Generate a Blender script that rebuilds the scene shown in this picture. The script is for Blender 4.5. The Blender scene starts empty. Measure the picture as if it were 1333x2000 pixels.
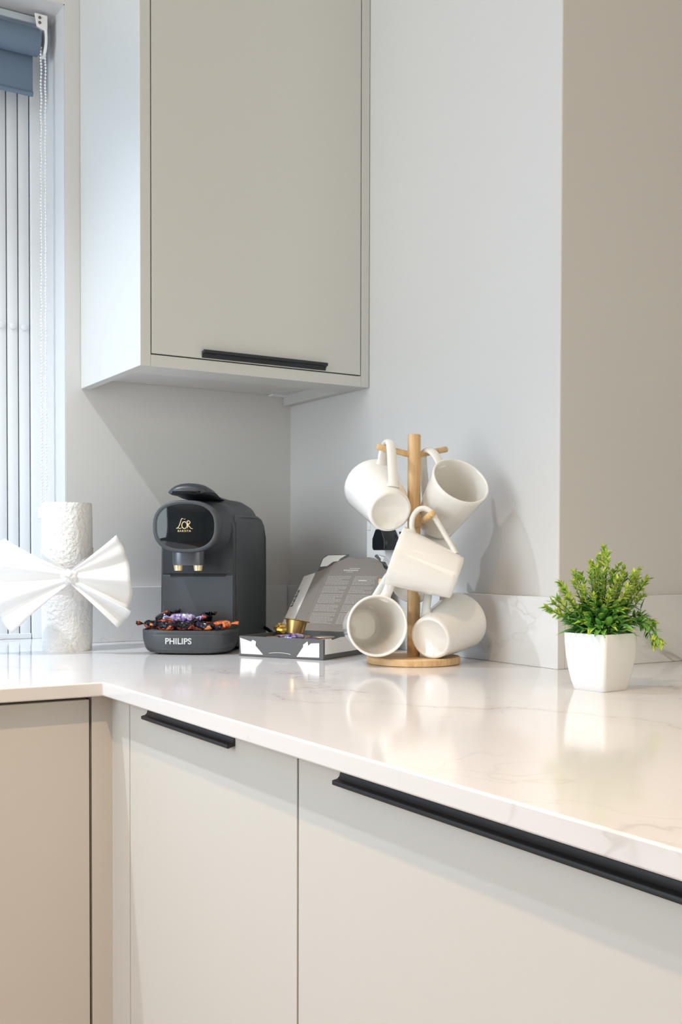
import bpy, bmesh, math, random
from mathutils import Vector, Matrix, noise
random.seed(7)
PI = math.pi
scene = bpy.context.scene
COL = scene.collection

# ------------------------------------------------------------------ camera
CX, CY, CZ = -1.09757, -1.97299, 0.16041
YAW, PITCH, ROLL, FPX, PPY = 0.55397, -0.02306, 0.00227, 2138.9, 1136.4
_F = Vector((math.sin(YAW), math.cos(YAW), 0)); _R = Vector((math.cos(YAW), -math.sin(YAW), 0)); _U = Vector((0, 0, 1))
_F, _U = _F*math.cos(PITCH)+_U*math.sin(PITCH), _U*math.cos(PITCH)-_F*math.sin(PITCH)
_R, _U = _R*math.cos(ROLL)+_U*math.sin(ROLL), _U*math.cos(ROLL)-_R*math.sin(ROLL)
cd = bpy.data.cameras.new('camera'); cam = bpy.data.objects.new('camera', cd); COL.objects.link(cam)
cd.sensor_fit = 'VERTICAL'; cd.sensor_height = 36; cd.sensor_width = 24
cd.lens = FPX*36/2000; cd.shift_y = (PPY-1000)/2000; cd.clip_start = 0.02
m = Matrix((_R, _U, -_F)).transposed().to_4x4(); m.translation = Vector((CX, CY, CZ)); cam.matrix_world = m
scene.camera = cam
def at(u, v, dep):      # a point in the room seen at pixel (u,v) at that distance
    return Vector((CX, CY, CZ)) + (_F + _R*((u-666.5)/FPX) - _U*((v-PPY)/FPX))*dep

# ------------------------------------------------------------------ light and exposure
scene.view_settings.view_transform = 'Standard'
scene.view_settings.look = 'None'
scene.view_settings.gamma = 1
scene.view_settings.use_curve_mapping = False
scene.view_settings.exposure = 0.0
w = bpy.data.worlds.new('sky'); scene.world = w; w.use_nodes = True
w.node_tree.nodes['Background'].inputs[0].default_value = (0.78, 0.88, 1, 1)
w.node_tree.nodes['Background'].inputs[1].default_value = 0.30
def light(name, kind, loc, energy, color, size=0.1, size_y=None, target=None, spot=None, blend=0.5):
    d = bpy.data.lights.new(name, kind); d.energy = energy; d.color = color
    if kind == 'AREA':
        d.size = size
        if size_y: d.shape = 'RECTANGLE'; d.size_y = size_y
        else: d.shape = 'DISK'
    else: d.shadow_soft_size = size
    if kind == 'SPOT': d.spot_size = spot; d.spot_blend = blend
    o = bpy.data.objects.new(name, d); COL.objects.link(o); o.location = loc
    if target is not None:
        o.rotation_euler = (Vector(target)-Vector(loc)).to_track_quat('-Z', 'Y').to_euler()
    return o
COOL = (0.70, 0.84, 1.0); WARM = (1.0, 0.80, 0.58)
light('window_daylight', 'AREA', (-1.10, 0.42, 0.75), 10, (0.28, 0.55, 1.0), 1.3, 1.2, (-1.0, -1.5, 0.2))
light('left_fill_light', 'AREA', (-3.05, -0.95, 0.55), 39, (0.83, 0.95, 1.0), 1.2, 1.6, (0, -0.7, 0.3))  # added fill from the left, no known door there
light('rear_fill_light', 'AREA', (-0.2, -4.1, 0.4), 24, (1.0, 0.96, 0.74), 2.4, 1.6, (-0.2, 0, 0.2))  # added soft fill from behind the camera, no known window there
LAMPS = [(-1.20, -0.32), (-1.10, -1.45), (-0.25, -2.3), (-1.22, -2.9), (1.2, -2.3)]
LAMP_POWER = [(78, (0.89, 0.94, 1.0)), (68, (1.0, 0.66, 0.38)), (10, WARM), (10, WARM), (10, WARM)]
for (lx, ly), (lp, lc) in zip(LAMPS, LAMP_POWER):
    light('downlight_beam', 'SPOT', (lx, ly, 1.485), lp, lc, 0.018, None, (lx, ly, 0), math.radians(104), 0.75)

# ------------------------------------------------------------------ materials
def lin(c):
    return tuple(((x/255)/12.92 if x/255 <= 0.04045 else ((x/255+0.055)/1.055)**2.4) for x in c)+(1,)
MATS = {}
def mat(name, rgb, rough=0.5, metal=0, spec=0.5, trans=0, coat=0, bump=None, emit=None, sub=0):
    if name in MATS: return MATS[name]
    mt = bpy.data.materials.new(name); mt.use_nodes = True; nt = mt.node_tree
    b = nt.nodes['Principled BSDF']
    b.inputs['Base Color'].default_value = lin(rgb)
    b.inputs['Roughness'].default_value = rough; b.inputs['Metallic'].default_value = metal
    b.inputs['Specular IOR Level'].default_value = spec
    b.inputs['Transmission Weight'].default_value = trans
    b.inputs['Coat Weight'].default_value = coat; b.inputs['Coat Roughness'].default_value = 0.05
    b.inputs['Subsurface Weight'].default_value = sub
    if sub: b.inputs['Subsurface Radius'].default_value = (0.01, 0.01, 0.01)
    if emit: b.inputs['Emission Color'].default_value = lin(emit[0]); b.inputs['Emission Strength'].default_value = emit[1]
    if bump:
        sc, st = bump[0], bump[1]
        tc = nt.nodes.new('ShaderNodeTexCoord'); n = nt.nodes.new('ShaderNodeTexNoise'); bp = nt.nodes.new('ShaderNodeBump')
        n.inputs['Scale'].default_value = sc; n.inputs['Detail'].default_value = 3
        bp.inputs['Strength'].default_value = st; bp.inputs['Distance'].default_value = bump[2] if len(bump) > 2 else 0.001
        nt.links.new(tc.outputs['Object'], n.inputs['Vector']); nt.links.new(n.outputs['Fac'], bp.inputs['Height'])
        nt.links.new(bp.outputs['Normal'], b.inputs['Normal'])
    MATS[name] = mt
    return mt
def ramp_mat(name, stops, scale, rough=0.5, metal=0, kind='noise', stretch=(1, 1, 1), detail=2, bump=0, dist=0, interp='LINEAR'):
    mt = bpy.data.materials.new(name); mt.use_nodes = True; nt = mt.node_tree; b = nt.nodes['Principled BSDF']
    tc = nt.nodes.new('ShaderNodeTexCoord'); mp = nt.nodes.new('ShaderNodeMapping'); mp.inputs['Scale'].default_value = stretch
    if kind == 'noise':
        t = nt.nodes.new('ShaderNodeTexNoise'); t.inputs['Scale'].default_value = scale; t.inputs['Detail'].default_value = detail
        t.inputs['Distortion'].default_value = dist; out = t.outputs['Fac']
    else:
        t = nt.nodes.new('ShaderNodeTexVoronoi'); t.inputs['Scale'].default_value = scale
        sp = nt.nodes.new('ShaderNodeSeparateColor'); nt.links.new(t.outputs['Color'], sp.inputs[0]); out = sp.outputs[0]
    r = nt.nodes.new('ShaderNodeValToRGB'); r.color_ramp.interpolation = interp
    el = r.color_ramp.elements
    while len(el) < len(stops): el.new(0.5)
    for e, (p, c) in zip(el, stops): e.position = p; e.color = lin(c)
    nt.links.new(tc.outputs['Object'], mp.inputs['Vector']); nt.links.new(mp.outputs['Vector'], t.inputs['Vector'])
    nt.links.new(out, r.inputs['Fac']); nt.links.new(r.outputs['Color'], b.inputs['Base Color'])
    b.inputs['Roughness'].default_value = rough; b.inputs['Metallic'].default_value = metal
    if bump:
        bp = nt.nodes.new('ShaderNodeBump'); bp.inputs['Strength'].default_value = bump; bp.inputs['Distance'].default_value = 0.001
        nt.links.new(out, bp.inputs['Height']); nt.links.new(bp.outputs['Normal'], b.inputs['Normal'])
    MATS[name] = mt
    return mt
def quartz():
    mt = bpy.data.materials.new('white_quartz'); mt.use_nodes = True; nt = mt.node_tree; b = nt.nodes['Principled BSDF']; L = nt.links.new
    tc = nt.nodes.new('ShaderNodeTexCoord')
    def vein(scale, width, seed, detail, dist):
        mp = nt.nodes.new('ShaderNodeMapping'); mp.inputs['Location'].default_value = (seed+1.37, seed*1.7, seed*.3+0.6)
        mp.inputs['Rotation'].default_value = (0.3, 0.2, 0.6); mp.inputs['Scale'].default_value = (1, 0.55, 1)
        n = nt.nodes.new('ShaderNodeTexNoise'); n.inputs['Scale'].default_value = scale; n.inputs['Detail'].default_value = detail
        n.inputs['Distortion'].default_value = dist; n.inputs['Roughness'].default_value = 0.55
        s = nt.nodes.new('ShaderNodeMath'); s.operation = 'SUBTRACT'; s.inputs[1].default_value = 0.5
        a = nt.nodes.new('ShaderNodeMath'); a.operation = 'ABSOLUTE'
        r = nt.nodes.new('ShaderNodeMapRange'); r.inputs['From Min'].default_value = 0; r.inputs['From Max'].default_value = width
        r.inputs['To Min'].default_value = 1; r.inputs['To Max'].default_value = 0
        L(tc.outputs['Object'], mp.inputs['Vector']); L(mp.outputs['Vector'], n.inputs['Vector']); L(n.outputs['Fac'], s.inputs[0])
        L(s.outputs[0], a.inputs[0]); L(a.outputs[0], r.inputs['Value'])
        return r.outputs['Result']
    def mul(a, b_):
        q = nt.nodes.new('ShaderNodeMath'); q.operation = 'MULTIPLY'; L(a, q.inputs[0])
        if isinstance(b_, float): q.inputs[1].default_value = b_
        else: L(b_, q.inputs[1])
        return q.outputs[0]
    msk = nt.nodes.new('ShaderNodeTexNoise'); msk.inputs['Scale'].default_value = 3.1; msk.inputs['Detail'].default_value = 2
    mr = nt.nodes.new('ShaderNodeMapRange'); mr.inputs['From Min'].default_value = 0.46; mr.inputs['From Max'].default_value = 0.66
    L(tc.outputs['Object'], msk.inputs['Vector']); L(msk.outputs['Fac'], mr.inputs['Value'])
    v1 = mul(vein(1.9, 0.0045, 3.3, 5, 0.8), mr.outputs[0]); v2 = mul(vein(1.9, 0.05, 3.3, 5, 0.8), mul(mr.outputs[0], 0.35)); v3 = mul(vein(3.7, 0.004, 9.1, 4, 1.2), mul(mr.outputs[0], 0.5))
    ad = nt.nodes.new('ShaderNodeMath'); ad.operation = 'ADD'; L(v1, ad.inputs[0]); L(v2, ad.inputs[1])
    ad2 = nt.nodes.new('ShaderNodeMath'); ad2.operation = 'ADD'; ad2.use_clamp = True; L(ad.outputs[0], ad2.inputs[0]); L(v3, ad2.inputs[1])
    mx = nt.nodes.new('ShaderNodeMix'); mx.data_type = 'RGBA'; mx.inputs[6].default_value = lin((226, 226, 227)); mx.inputs[7].default_value = lin((150, 138, 130))
    L(mul(ad2.outputs[0], 0.62), mx.inputs[0]); L(mx.outputs[2], b.inputs['Base Color'])
    b.inputs['Roughness'].default_value = 0.10; b.inputs['Specular IOR Level'].default_value = 0.5
    return mt
QUARTZ = quartz()
WALLP = mat('grey_wall_paint', (215, 213, 211), 0.55, bump=(700, 0.08, 0.0004))
REVEAL = mat('white_reveal_paint', (208, 208, 208), 0.5)
CEIL = mat('white_ceiling_paint', (240, 239, 236), 0.7)
DOORM = mat('matt_cashmere_door', (206, 205, 201), 0.42)
CARC = mat('cabinet_carcass', (214, 212, 208), 0.45)
DARKGAP = mat('dark_gap', (60, 56, 52), 0.8)
BLACKM = mat('black_handle_metal', (44, 47, 51), 0.38, 0.3)
PORC = mat('white_porcelain', (241, 238, 233), 0.10, coat=0.5)
BAMBOO = ramp_mat('bamboo', [(0.3, (206, 164, 112)), (0.7, (228, 194, 146))], 60, 0.5, stretch=(3, 3, 0.15), bump=0.05)
BAMBOOH = ramp_mat('bamboo_flat', [(0.3, (206, 164, 112)), (0.7, (228, 194, 146))], 60, 0.5, stretch=(3, 0.2, 1), bump=0.05)
WHITEPL = mat('white_plastic', (240, 240, 240), 0.3)
SLATM = mat('white_slat', (222, 225, 228), 0.45)
FLOORM = ramp_mat('oak_floor', [(0.3, (150, 100, 58)), (0.7, (196, 142, 92))], 6, 0.4, stretch=(1, 8, 1), detail=4)

# ------------------------------------------------------------------ mesh helpers
def tag(o, label=None, cat=None, group=None, kind=None):
    if label: o['label'] = label
    if cat: o['category'] = cat
    if group: o['group'] = group
    if kind: o['kind'] = kind
    return o
def empty(name, loc=(0, 0, 0), label=None, cat=None, group=None, rot=0):
    o = bpy.data.objects.new(name, None); COL.objects.link(o); o.location = loc; o.rotation_euler = (0, 0, rot)
    o.empty_display_size = 0.02
    return tag(o, label, cat, group)
class MB:
    def __init__(s): s.v = []; s.f = []; s.mi = []
    def add(s, vs, fs, mi=0):
        k = len(s.v); s.v += [tuple(p) for p in vs]; s.f += [[i+k for i in f] for f in fs]; s.mi += [mi]*len(fs); return s
    def box(s, a, b, mi=0):
        x0, y0, z0 = [min(p, q) for p, q in zip(a, b)]; x1, y1, z1 = [max(p, q) for p, q in zip(a, b)]
        return s.add([(x0,y0,z0),(x1,y0,z0),(x1,y1,z0),(x0,y1,z0),(x0,y0,z1),(x1,y0,z1),(x1,y1,z1),(x0,y1,z1)],
                     [(0,3,2,1),(4,5,6,7),(0,1,5,4),(1,2,6,5),(2,3,7,6),(3,0,4,7)], mi)
    def loft(s, rings, closed=True, cap0=True, cap1=True, mi=0):
        n = len(rings[0]); vs = [p for r in rings for p in r]; fs = []
        for i in range(len(rings)-1):
            for j in range(n if closed else n-1):
                k = (j+1) % n; fs.append((i*n+j, i*n+k, (i+1)*n+k, (i+1)*n+j))
        if cap0: fs.append(tuple(range(n))[::-1])
        if cap1: fs.append(tuple((len(rings)-1)*n+j for j in range(n)))
        return s.add(vs, fs, mi)
    def lathe(s, prof, n=48, cap0=True, cap1=True, mi=0, M=None):
        rings = []
        for r, z in prof:
            ring = [Vector((r*math.cos(2*PI*j/n), r*math.sin(2*PI*j/n), z)) for j in range(n)]
            rings.append([M @ p for p in ring] if M else ring)
        return s.loft(rings, True, cap0, cap1, mi)
    def tube(s, pts, rad, n=10, mi=0, flat=None, ref=None, caps=True):
        pts = [Vector(p) for p in pts]; rings = []
        up = Vector(ref) if ref is not None else None
        for i, p in enumerate(pts):
            t = (pts[min(i+1, len(pts)-1)]-pts[max(i-1, 0)]).normalized()
            if up is None:
                up = Vector((0, 0, 1)) if abs(t.z) < 0.9 else Vector((1, 0, 0))
            a = t.cross(up).normalized(); b = a.cross(t).normalized()
            if ref is None: up = b
            r = rad[i] if isinstance(rad, (list, tuple)) else rad
            ra, rb = (r, r) if flat is None else (r*flat[0], r*flat[1])
            rings.append([p+a*(ra*math.cos(2*PI*j/n))+b*(rb*math.sin(2*PI*j/n)) for j in range(n)])
        return s.loft(rings, True, caps, caps, mi)
    def prism(s, poly, d, mi=0):     # poly: list of 3D points, d: extrude vector
        d = Vector(d); a = [Vector(p) for p in poly]; n = len(a)
        return s.add(a+[p+d for p in a], [tuple(range(n))[::-1], tuple(range(n, 2*n))]+[(i, (i+1) % n, n+(i+1) % n, n+i) for i in range(n)], mi)
    def build(s, name, mats, parent=None, bevel=0, smooth=None, seg=2, sub=0, solid=0, fix=True):
        me = bpy.data.meshes.new(name); me.from_pydata(s.v, [], s.f); me.update()
        if fix:
            bm = bmesh.new(); bm.from_mesh(me); bmesh.ops.recalc_face_normals(bm, faces=bm.faces); bm.to_mesh(me); bm.free()
        for mt in (mats if isinstance(mats, (list, tuple)) else [mats]): me.materials.append(mt)
        for p, i in zip(me.polygons, s.mi): p.material_index = i
        o = bpy.data.objects.new(name, me); COL.objects.link(o)
        if parent: o.parent = parent
        if smooth is not None:
            me.shade_smooth(); me.set_sharp_from_angle(angle=math.radians(smooth))
        if solid:
            q = o.modifiers.new('solid', 'SOLIDIFY'); q.thickness = solid; q.offset = 0
        if sub:
            q = o.modifiers.new('sub', 'SUBSURF'); q.levels = sub; q.render_levels = sub
        if bevel:
            q = o.modifiers.new('bevel', 'BEVEL'); q.width = bevel; q.segments = seg; q.limit_method = 'ANGLE'; q.angle_limit = math.radians(35)
            me.shade_smooth(); me.set_sharp_from_angle(angle=math.radians(180))
            q.harden_normals = True
        return o
def catmull(pts, k=6):
    pts = [Vector(p) for p in pts]; out = []
    for i in range(len(pts)-1):
        p0 = pts[max(i-1, 0)]; p1 = pts[i]; p2 = pts[i+1]; p3 = pts[min(i+2, len(pts)-1)]
        for j in range(k):
            t = j/k
            out.append(0.5*((2*p1)+(p2-p0)*t+(2*p0-5*p1+4*p2-p3)*t*t+(3*p1-p0-3*p2+p3)*t**3))
    out.append(pts[-1]); return out
def struct(o): return tag(o, kind='structure')

# ------------------------------------------------------------------ room shell
XR, YW, ZR = -0.4693, 0.150, 1.160        # window opening: right reveal, glazing line, head height
XL = -1.75
L_ = 0.79534
CEIL_Z, FLOOR_Z = 1.5, -0.9
mb = MB()
mb.box((XR, 0, FLOOR_Z), (0.0, 0.30, CEIL_Z)); mb.box((XL, 0, ZR), (XR, 0.30, CEIL_Z)); mb.box((-3.0, 0, FLOOR_Z), (XL, 0.30, CEIL_Z)); mb.box((XL, 0, FLOOR_Z), (XR, 0.30, -0.0185))
struct(mb.build('wall_back', WALLP))
# white painted reveal linings of the window
mb = MB(); mb.box((XR-0.002, 0.0005, 0), (XR, 0.3, ZR)); mb.box((XL, 0.0005, ZR-0.002), (XR, 0.3, ZR)); mb.box((XL, 0.0005, 0), (XL+0.002, 0.3, ZR))
struct(mb.build('trim_1', REVEAL))
struct(MB().box((0, -L_, FLOOR_Z), (2.6, 0.30, CEIL_Z)).build('wall_right', WALLP, bevel=0.003))
struct(MB().box((-3.3, -4.5, FLOOR_Z-0.05), (2.6, 0.3, FLOOR_Z)).build('floor', FLOORM))
struct(MB().box((-3.3, -4.5, CEIL_Z), (2.6, 0.3, CEIL_Z+0.05)).build('ceiling', CEIL))
mb = MB()
mb.box((-3.3, -0.3, FLOOR_Z), (-3.2, 0.3, CEIL_Z)); mb.box((-3.3, -4.5, FLOOR_Z), (-3.2, -2.4, CEIL_Z)); mb.box((-3.3, -2.4, 1.35), (-3.2, -0.3, CEIL_Z))
struct(mb.build('wall_left', WALLP))
mb = MB()
mb.box((-3.3, -4.6, FLOOR_Z), (-1.6, -4.5, CEIL_Z)); mb.box((1.2, -4.6, FLOOR_Z), (2.6, -4.5, CEIL_Z)); mb.box((-1.6, -4.6, FLOOR_Z), (1.2, -4.5, -0.5)); mb.box((-1.6, -4.6, 1.3), (1.2, -4.5, CEIL_Z))
struct(mb.build('wall_front', WALLP))
struct(MB().box((2.6, -4.5, FLOOR_Z), (2.7, -L_, CEIL_Z)).build('wall_far_right', WALLP))

# glass
def glass_mat():
    mt = bpy.data.materials.new('window_glass'); mt.use_nodes = True; nt = mt.node_tree
    nt.nodes.remove(nt.nodes['Principled BSDF'])
    t = nt.nodes.new('ShaderNodeBsdfTransparent'); g = nt.nodes.new('ShaderNodeBsdfGlossy'); g.inputs['Roughness'].default_value = 0.02
    mx = nt.nodes.new('ShaderNodeMixShader'); mx.inputs[0].default_value = 0.06
    nt.links.new(t.outputs[0], mx.inputs[1]); nt.links.new(g.outputs[0], mx.inputs[2])
    nt.links.new(mx.outputs[0], nt.nodes['Material Output'].inputs['Surface'])
    return mt
GLASS = glass_mat()
FR = mat('white_window_frame', (232, 235, 238), 0.35)
def window(name, x0, x1, z0, z1, plane, axis, fw=0.05, bars=1):
    # frame around an opening; axis 'y' = window in a wall facing y, 'x' = facing x
    def P(a, d, z): return (a, plane+d, z) if axis == 'y' else (plane+d, a, z)
    mb = MB()
    mb.box(P(x0, 0, z0), P(x0+fw, 0.06, z1)); mb.box(P(x1-fw, 0, z0), P(x1, 0.06, z1))
    mb.box(P(x0, 0.001, z0), P(x1, 0.059, z0+fw)); mb.box(P(x0, 0.001, z1-fw), P(x1, 0.059, z1))
    for i in range(bars):
        c = x0+(x1-x0)*(i+1)/(bars+1); mb.box(P(c-fw/2, 0.002, z0), P(c+fw/2, 0.058, z1))
    o = struct(mb.build(name, FR, bevel=0.003))
    MB().box(P(x0+fw/2, 0.027, z0+fw/2), P(x1-fw/2, 0.033, z1-fw/2)).build('window_pane', GLASS, o)
    return o
window('window_1', XL+0.002, XR-0.002, 0.0, ZR-0.002, 0.19, 'y', 0.045)
window('added_door_1', -2.4, -0.3, FLOOR_Z, 1.35, -3.28, 'x', 0.07, 2)  # unseen glazed door, put in for the left fill light
window('added_window_2', -1.6, 1.2, -0.5, 1.3, -4.58, 'y', 0.06, 2)  # unseen window, put in for the rear fill light
# narrow white jamb bead beside the slats
struct(MB().box((XR-0.021, 0.146, 0.0), (XR-0.002, 0.189, ZR-0.002)).build('trim_2', FR, bevel=0.001))

# ------------------------------------------------------------------ slatted shutter stack in the window
sh = empty('vertical_shutter', (-0.53, 0.16, 0), 'white shutter of narrow upright slats standing in the window behind the roller blind', 'shutter')
def loc(p, e): return Vector(p)-Vector(e.location)
px = XR-0.0235
for i in range(8):
    x1 = px-i*0.0220; x0 = x1-0.0196; prof = []
    for k in range(9):
        t = k/8; prof.append((x0+(x1-x0)*t, 0.1530-0.0014*math.sin(PI*t)))
    a = [(x, y, 0.0105) for x, y in prof]+[(x1, 0.17, 0.0105), (x0, 0.17, 0.0105)]
    MB().prism([loc(p, sh) for p in a], (0, 0, 1.135)).build('slat', SLATM, sh, smooth=50)
    c = loc(((x0+x1)/2, 0.1510, 0.600-0.0*i), sh)
    Mx = Matrix.Translation(c) @ Matrix.Rotation(PI/2, 4, 'X')
    MB().lathe([(0.0062, 0), (0.0062, 0.0012), (0.005, 0.002)], 20, M=Mx).build('rivet', SLATM, sh, smooth=40)
MB().box(loc((px-8*0.022, 0.149, 0), sh), loc((px+0.001, 0.175, 0.0105), sh)).build('bottom_rail', SLATM, sh, bevel=0.001)
MB().box(loc((px-8*0.022, 0.171, 0.0105), sh), loc((px, 0.186, 1.14), sh)).build('added_backing', mat('slat_gap_dark', (92, 100, 110), 0.7), sh)  # dark sheet added so the slat gaps look dark and leak no light

# ------------------------------------------------------------------ roller blind
BL = mat('blue_grey_blind_fabric', (104, 122, 142), 0.75, bump=(900, 0.3, 0.0004))
bl = empty('roller_blind', (-0.50, 0.062, 1.107), 'blue-grey roller blind rolled nearly up at the window head', 'blind')
TZ, TY = 1.1075, 0.062
Mx = Matrix.Rotation(-PI/2, 4, 'Y')
MB().lathe([(0.0235, 0.0), (0.024, 0.002), (0.024, 1.2)], 40, M=Mx).build('fabric_roll', BL, bl, smooth=40)
MB().box((-1.2, 0.0205, -0.085), (-0.004, 0.0215, 0.004)).build('fabric_drop', BL, bl)
MB().tube([(-1.2, 0.021, -0.087), (-0.004, 0.021, -0.087)], 0.0045, 10).build('bottom_bar', BL, bl, smooth=40)
MB().box((-1.22, 0.004, 0.036), (0.010, 0.045, 0.0495)).build('head_rail', mat('pale_blind_rail', (205, 214, 222), 0.4), bl, bevel=0.002)
mb = MB(); ring = []
poly = [(0, -0.020, 0.044), (0, 0.022, 0.044), (0, 0.022, 0.004)]+[(0, 0.022*math.cos(t), 0.0-0.026*math.sin(t)) for t in [PI*k/12 for k in range(1, 12)]]+[(0, -0.022, 0.004)]
mb.prism([(0.0065, y, z) for _, y, z in poly], (0.005, 0, 0)); br = mb.build('bracket', WHITEPL, bl, bevel=0.001)
MB().prism([(-0.012, -0.0215, 0.044), (0.0115, -0.0215, 0.044), (0.0115, -0.0215, 0.020), (0.0075, -0.0215, 0.016), (-0.008, -0.0215, 0.020)], (0, 0.003, 0)).build('bracket_foot', WHITEPL, bl, bevel=0.0008)
for zz in (0.037, 0.028):
    Ms = Matrix.Translation((-0.003, -0.0216, zz)) @ Matrix.Rotation(PI/2, 4, 'X')
    MB().lathe([(0.0028, 0), (0.0028, 0.0008), (0.0018, 0.0014)], 14, M=Ms).build('screw', mat('screw_metal', (120, 116, 110), 0.3, 0.9), br, smooth=40)
BEAD = mat('white_bead', (238, 240, 242), 0.3)
for dx in (-0.0035, 0.0045):
    mb = MB(); z = -0.012; i = 0
    while z > -0.862:
        x = 0.0055+dx+(-0.0015)*(-z/0.86); c = (x, -0.012+0.002*math.sin(i*0.7), z)
        Mb = Matrix.Translation(c)
        mb.lathe([(0.0003, 0.0021), (0.0016, 0.0014), (0.0021, 0), (0.0016, -0.0014), (0.0003, -0.0021)], 8, M=Mb)
        z -= 0.0060; i += 1
    mb.tube([(0.0055+dx, -0.012, -0.012), (0.004+dx, -0.012, -0.862)], 0.0005, 5)
    mb.build('bead_chain', BEAD, bl, smooth=60)
mb = MB(); mb.box((-0.004, -0.016, -0.878), (0.010, 0.0, -0.858)); mb.box((0.0, 0.0, -0.872), (0.028, 0.004, -0.862))
mb.build('chain_clip', mat('clear_clip', (222, 228, 234), 0.15), bl, bevel=0.002)

# ------------------------------------------------------------------ worktop and upstands
DB, DA, TC, TS, HS = 0.6243, 0.6321, 0.0181, 0.015, 0.1027
poly = [(-3.1, -DA), (-DB, -DA), (-DB, -2.7), (0.62, -2.7), (0.62, -L_), (0.0, -L_), (0, 0), (XR-0.002, 0), (XR-0.002, 0.149), (XL+0.002, 0.149), (XL+0.002, 0), (-3.1, 0)]
wt = MB().prism([(x, y, -TC) for x, y in poly], (0, 0, TC)).build('worktop', QUARTZ, bevel=0.0022, seg=3)
tag(wt, 'white veined quartz worktop running round the corner under the coffee machine and mugs', 'worktop')
e = 0.0002
o = MB().box((XR, -TS, 0), (-TS-e, -e, HS)).build('worktop_upstand', QUARTZ, bevel=0.0012)
tag(o, 'low white quartz upstand behind the coffee machine under the wall cabinet', 'upstand', 'quartz upstands along the walls')
o = MB().box((-TS, -L_-TS, 0), (-e, -e, HS)).build('worktop_upstand', QUARTZ, bevel=0.0012)
tag(o, 'veined quartz upstand on the wall behind the mug tree', 'upstand', 'quartz upstands along the walls')
o = MB().box((e, -L_-TS, 0), (0.62, -L_-e, HS)).build('worktop_upstand', QUARTZ, bevel=0.0012)
tag(o, 'quartz upstand on the shaded wall behind the green potted plant', 'upstand', 'quartz upstands along the walls')

# ------------------------------------------------------------------ cabinets
def handle_profile():
    # (out, down) section of a curved edge pull
    outer = [(0.0, 0.0), (0.0014, 0.0), (0.0022, -0.0040), (0.0042, -0.0066), (0.0078, -0.0074), (0.0092, -0.0078), (0.0095, -0.0084), (0.0095, -0.0122), (0.0088, -0.0130), (0.0076, -0.0130), (0.0040, -0.0116), (0.0, -0.0108)]
    return outer
def pull(name, start, along, out, length, parent, sc=1.0, sz=0.80):
    s = Vector(start); al = Vector(along); ou = Vector(out)
    poly = [s+ou*a*sc+Vector((0, 0, b*sz)) for a, b in handle_profile()]
    return MB().prism(poly, al*length).build(name, BLACKM, parent, bevel=0.0006)

wc = empty('wall_cabinet', (-0.22, -0.15, 0.468), 'pale greige wall cabinet with one door and black lip handle in the corner', 'cabinet')
XC, DC, ZC, ZT = 0.4415, 0.2958, 0.4679, 1.38
def wl(p): return loc(p, wc)
MB().box(wl((-XC, -DC, ZC)), wl((-XC+0.018, -0.001, ZT))).build('side_panel', DOORM, wc, bevel=0.0008)
MB().box(wl((-0.018, -DC, ZC)), wl((-0.001, -0.001, ZT))).build('side_panel', DOORM, wc, bevel=0.0008)
MB().box(wl((-XC+0.0181, -DC, ZC)), wl((-0.0181, -0.222, 0.4872))).build('bottom_rail', DOORM, wc, bevel=0.0008)
MB().box(wl((-XC+0.0181, -0.272, 0.4876)), wl((-0.0181, -0.001, 0.506))).build('bottom_panel', CARC, wc)
MB().box(wl((-XC+0.0181, -0.2765, 0.507)), wl((-0.0181, -0.001, ZT-0.002))).build('carcass', CARC, wc)
MB().box(wl((-0.052, -0.020, 0.4845)), wl((-0.0185, -0.0012, 0.4874))).build('cable_cover', WHITEPL, wc)
MB().box(wl((-0.30, -0.185, 0.4858)), wl((-0.24, -0.155, 0.4874))).build('grey_patch', mat('patch_grey', (150, 155, 162), 0.5), wc)  # thin flat grey patch on the cabinet underside
d = MB().box(wl((-XC+0.0198, -DC, 0.4893)), wl((-0.0198, -DC+0.018, ZT))).build('door', DOORM, wc, bevel=0.0007)
h = pull('handle', wl((-0.3335, -DC, 0.4905)), (1, 0, 0), (0, -1, 0), 0.2398, d, 1.0, -0.98)

FX, FY = -0.604, -0.612
def base_unit_b(y0, y1, hy0, hy1, label):
    e = empty('base_cabinet', (-0.30, (y0+y1)/2, FLOOR_Z+0.1), label, 'cabinet', 'base cabinets under the worktop')
    g = 0.0015
    MB().box(loc((FX+0.020, y0-0.0002, FLOOR_Z+0.1), e), loc((-0.02, y1+0.0002, -TC-0.001), e)).build('carcass', CARC, e)
    d = MB().box(loc((FX, y0-g, FLOOR_Z+0.15), e), loc((FX+0.018, y1+g, -0.0245), e)).build('door', DOORM, e, bevel=0.0008)
    pull('handle', loc((FX, hy0, -0.0245), e), (0, -1, 0), (-1, 0, 0), hy0-hy1, d)
    return e
base_unit_b(-0.6724, -1.1002, -0.7353, -0.971, 'narrow pale base cabinet with a short black handle next to the corner filler')
base_unit_b(-1.1002, -2.0002, -1.1762, -1.93, 'wide pale base cabinet with a long black handle below the potted plant')
base_unit_b(-2.0002, -2.69, -2.1, -2.6, 'pale base cabinet at the far end of the run past the long handle')
ea = empty('base_cabinet', (-0.94, -0.3, FLOOR_Z+0.1), 'pale base cabinet left of the inner corner under the kitchen roll', 'cabinet', 'base cabinets under the worktop')
MB().box(loc((-1.25, FY+0.020, FLOOR_Z+0.1), ea), loc((-0.6335, -0.02, -TC-0.001), ea)).build('carcass', mat('carcass_gap_shade', (110, 98, 86), 0.6), ea)  # carcass coloured dark so the gaps round this door read as shaded
d = MB().box(loc((-1.23, FY, FLOOR_Z+0.15), ea), loc((-0.6353, FY+0.018, -0.0235), ea)).build('door', DOORM, ea, bevel=0.0008)
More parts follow.
